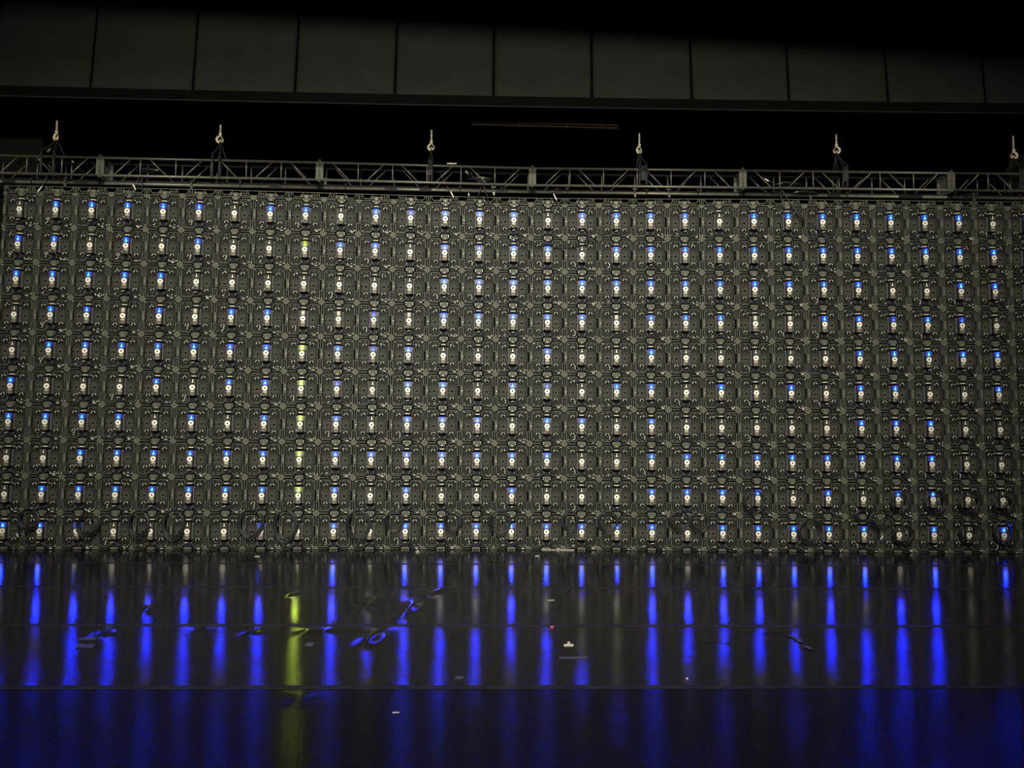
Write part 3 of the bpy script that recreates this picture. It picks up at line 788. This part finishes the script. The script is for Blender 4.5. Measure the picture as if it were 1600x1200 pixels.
loose('thin black cable dropping left from the truss middle', [(752, 290), (748, 304), (742, 318)], .005, tag_at=[(732, 302, 733, 306)])
loose('thin black cable dropping right from the truss middle', [(756, 290), (761, 306), (766, 326)], .005)
loose('grey-black cable with white plug crossing the beam left of the middle', [(688, 270), (698, 290), (706, 303), (711, 314)], .006, tag_at=[(704, 299, 709, 309)])
loose('black cable with white plug hanging by the eighth hundred of the truss middle'.replace('by the eighth hundred of', 'just right of'), [(862, 297), (866, 305), (871, 315)], .006, tag_at=[(865, 303, 870, 313)])
loose('black cable curling under the left end of truss to the beam', [(220, 274), (212, 286), (200, 298), (186, 316), (160, 336), (143, 346)], .006)
loose('black cable hanging plumb under the second truss section', [(221, 274), (222, 300), (224, 330), (222, 352)], .006, tag_at=[(208, 288, 212, 297)])
loose('black cable with white plug under the leftmost sling', [(80, 262), (73, 276), (68, 286), (60, 298)], .006, tag_at=[(66, 291, 59, 299)])
loose('thick black cable sagging over the second row right of centre', [(800, 368), (838, 378), (880, 382), (918, 377), (952, 362)], .009)
loose('thin pale cord hanging down beside the ninth column from left', [(431, 405), (432, 480), (432, 560), (431, 650), (430, 700)], .0028, mt='tapedim', name='hanging_cord')
loose('thin pale cord hanging down over the eleventh column from left', [(587, 460), (585, 540), (584, 620), (583, 680)], .0022, mt='labeldim', name='hanging_cord')
loose('black cable trailing from coils to the wall foot on the right', [(1408, 792), (1400, 815), (1390, 832), (1376, 848)], .006, tag_at=[(1376, 843, 1380, 837)])
loose('black cable drooping from the second column to the wall foot', [(28, 822), (26, 835), (36, 846), (50, 850)], .006, tag_at=[(26, 833, 28, 839)])
loose('black cable with white connectors slanting inside the fifth truss section', [(1176, 269), (1184, 273), (1198, 281), (1214, 289)], .007, off=.0, tag_at=[(1182, 273, 1188, 276), (1195, 279, 1201, 283)])
loose('black cable with grey connectors slanting inside the leftmost truss section', [(112, 250), (118, 256), (126, 265), (134, 271)], .009, off=.0, tag_at=[(113, 252, 115, 254)])
loose('black cable with pale connector inside the third truss section', [(726, 264), (730, 270), (735, 279)], .009, off=.0, tag_at=[(728, 267, 731, 272)])
loose('white plug on a black cable under the fourth truss section', [(856, 296), (860, 301)], .006, off=-.1) if False else None
# cable bundles lying on the truss
for px, py, nm in ((233, 268.5, 'second truss section near the left'), (752, 282, 'third truss section'), (1232, 289.5, 'fifth truss section'), (1258, 303, 'pipe below the fifth truss section')):
    p = on_wall(px, py, -.05); t = thing('cable_bundle', 'flat bundle of black cable lying on the %s' % nm, 'cable', p)
    m = MB(); rg = random.Random(px); pts = []
    for i in range(60):
        a = 2 * math.pi * i / 12; lp = i / 60
        pts.append(((.20 - .08 * lp) * math.cos(a), (.05 - .02 * lp) * math.sin(a), .008 + .03 * lp + .008 * math.sin(i * 1.7)))
    m.tube(pts, .009, 6); link('cable_loops', m.mesh('cable_loops', ['cable']), t)
p = on_wall(706, 255.5, -.13)
link('white_rod', MB().tube([(-.07, 0, 0), (.07, 0, 0)], .011, 8).mesh('white_rod', ['tag']), None, p, label='short white rod lying on top of the truss left of centre', category='rod')
p = on_wall(77, 235.5, -.05)
m = MB().tube([(-.02, 0, -.02), (-.005, 0, .01), (.03, 0, .035)], [.018, .014, .006], 8)
link('sling_label', m.mesh('sling_label', ['labeldim']), None, p, label='pale label hanging on the leftmost sling', category='tag')

# ------------------------------------------------------------------ bits on the floor
def patch(name, label, cat, quad, mt, h=.0025, z=.0005):
    P = [floor_at(x, y) for x, y in quad]; c = sum(P, Vector()) / len(P); n = len(P)
    m = MB(); v = [(q.x - c.x, q.y - c.y, 0) for q in P] + [(q.x - c.x, q.y - c.y, h) for q in P]
    f = [tuple(range(n))[::-1], tuple(range(n, 2 * n))] + [(i, (i + 1) % n, n + (i + 1) % n, n + i) for i in range(n)]
    m.add(v, f); o = link(name, fixn(m.mesh(name, [mt])), None, (c.x, c.y, z)); o['label'] = label; o['category'] = cat
patch('tape_mark', 'bright cream tape mark shaped like an upturned T on the floor', 'tape', [(881, 1009.5), (896, 1009.5), (896, 1007), (891, 1006.6), (890, 1003), (886.5, 1003), (887, 1006.6), (881, 1007)], 'tape')
patch('tape_strip', 'long worn tape strip on the floor just below the cream mark', 'tape', [(874, 1029.5), (918, 1029), (918, 1026.2), (874, 1026.6)], 'tapedim')
patch('tape_scrap', 'tiny pink scrap on the floor above the cream mark', 'tape', [(860, 981), (865, 981), (865, 978.5), (860, 978.5)], 'pink')
patch('tape_strip', 'upper slanted piece of worn tape on the floor right of centre', 'tape', [(1232, 993), (1238, 992), (1255, 1003), (1248, 1004)], 'tapedim')
patch('tape_strip', 'lower slanted piece of worn tape on the floor right of centre', 'tape', [(1254, 1010), (1262, 1009), (1271, 1014), (1264, 1015)], 'tapedim')
patch('tape_square', 'small worn tape square on the near floor left of centre', 'tape', [(711, 1061), (723, 1061), (724, 1057), (712, 1057)], 'tapedim')
patch('tape_square', 'small worn tape square right of the green reflection', 'tape', [(476, 1010), (488, 1010), (492, 1004.5), (480, 1004.5)], 'tapedim')
patch('tape_strip', 'upper worn tape strip on the floor at far left', 'tape', [(122, 1000), (150, 999), (154, 996.5), (126, 997)], 'tapedim')
patch('tape_strip', 'lower wider worn tape strip on the floor at far left', 'tape', [(118, 1012), (145, 1012), (150, 1007), (122, 1006.5)], 'tapedim')
patch('tape_strip', 'thin cream strip on the floor along the wall foot, right of centre', 'tape', [(846, 859.5), (897, 860.5), (897, 858.6), (846, 858.4)], 'tape')
patch('paper_scrap', 'small white scrap on the floor at the wall foot left of centre', 'scrap', [(650, 864), (655, 863), (654, 860), (651, 861)], 'tape', h=.01)
patch('paper_scrap', 'small white scrap near the wall foot between the two blue streaks', 'scrap', [(836, 869.5), (842, 869.5), (843, 868), (837, 868)], 'tape')
patch('paper_scrap', 'small pale scrap beside the fifth blue streak near the wall', 'scrap', [(398, 870), (406, 870), (406, 868.8), (398, 868.8)], 'tape')
patch('paper_scrap', 'tiny pale scrap on the floor below the cream T, near seam', 'scrap', [(1072, 1061.5), (1075, 1061.5), (1075, 1059.5), (1072, 1059.5)], 'tape')
patch('paper_scrap', 'pale sliver on the near floor left of centre', 'scrap', [(613, 1114.5), (624, 1114), (624, 1112.8), (613, 1113)], 'label')
patch('paper_scrap', 'pale sliver on the floor left of the cream T mark', 'scrap', [(856, 938.6), (866, 938.2), (866, 937.2), (856, 937.4)], 'label')
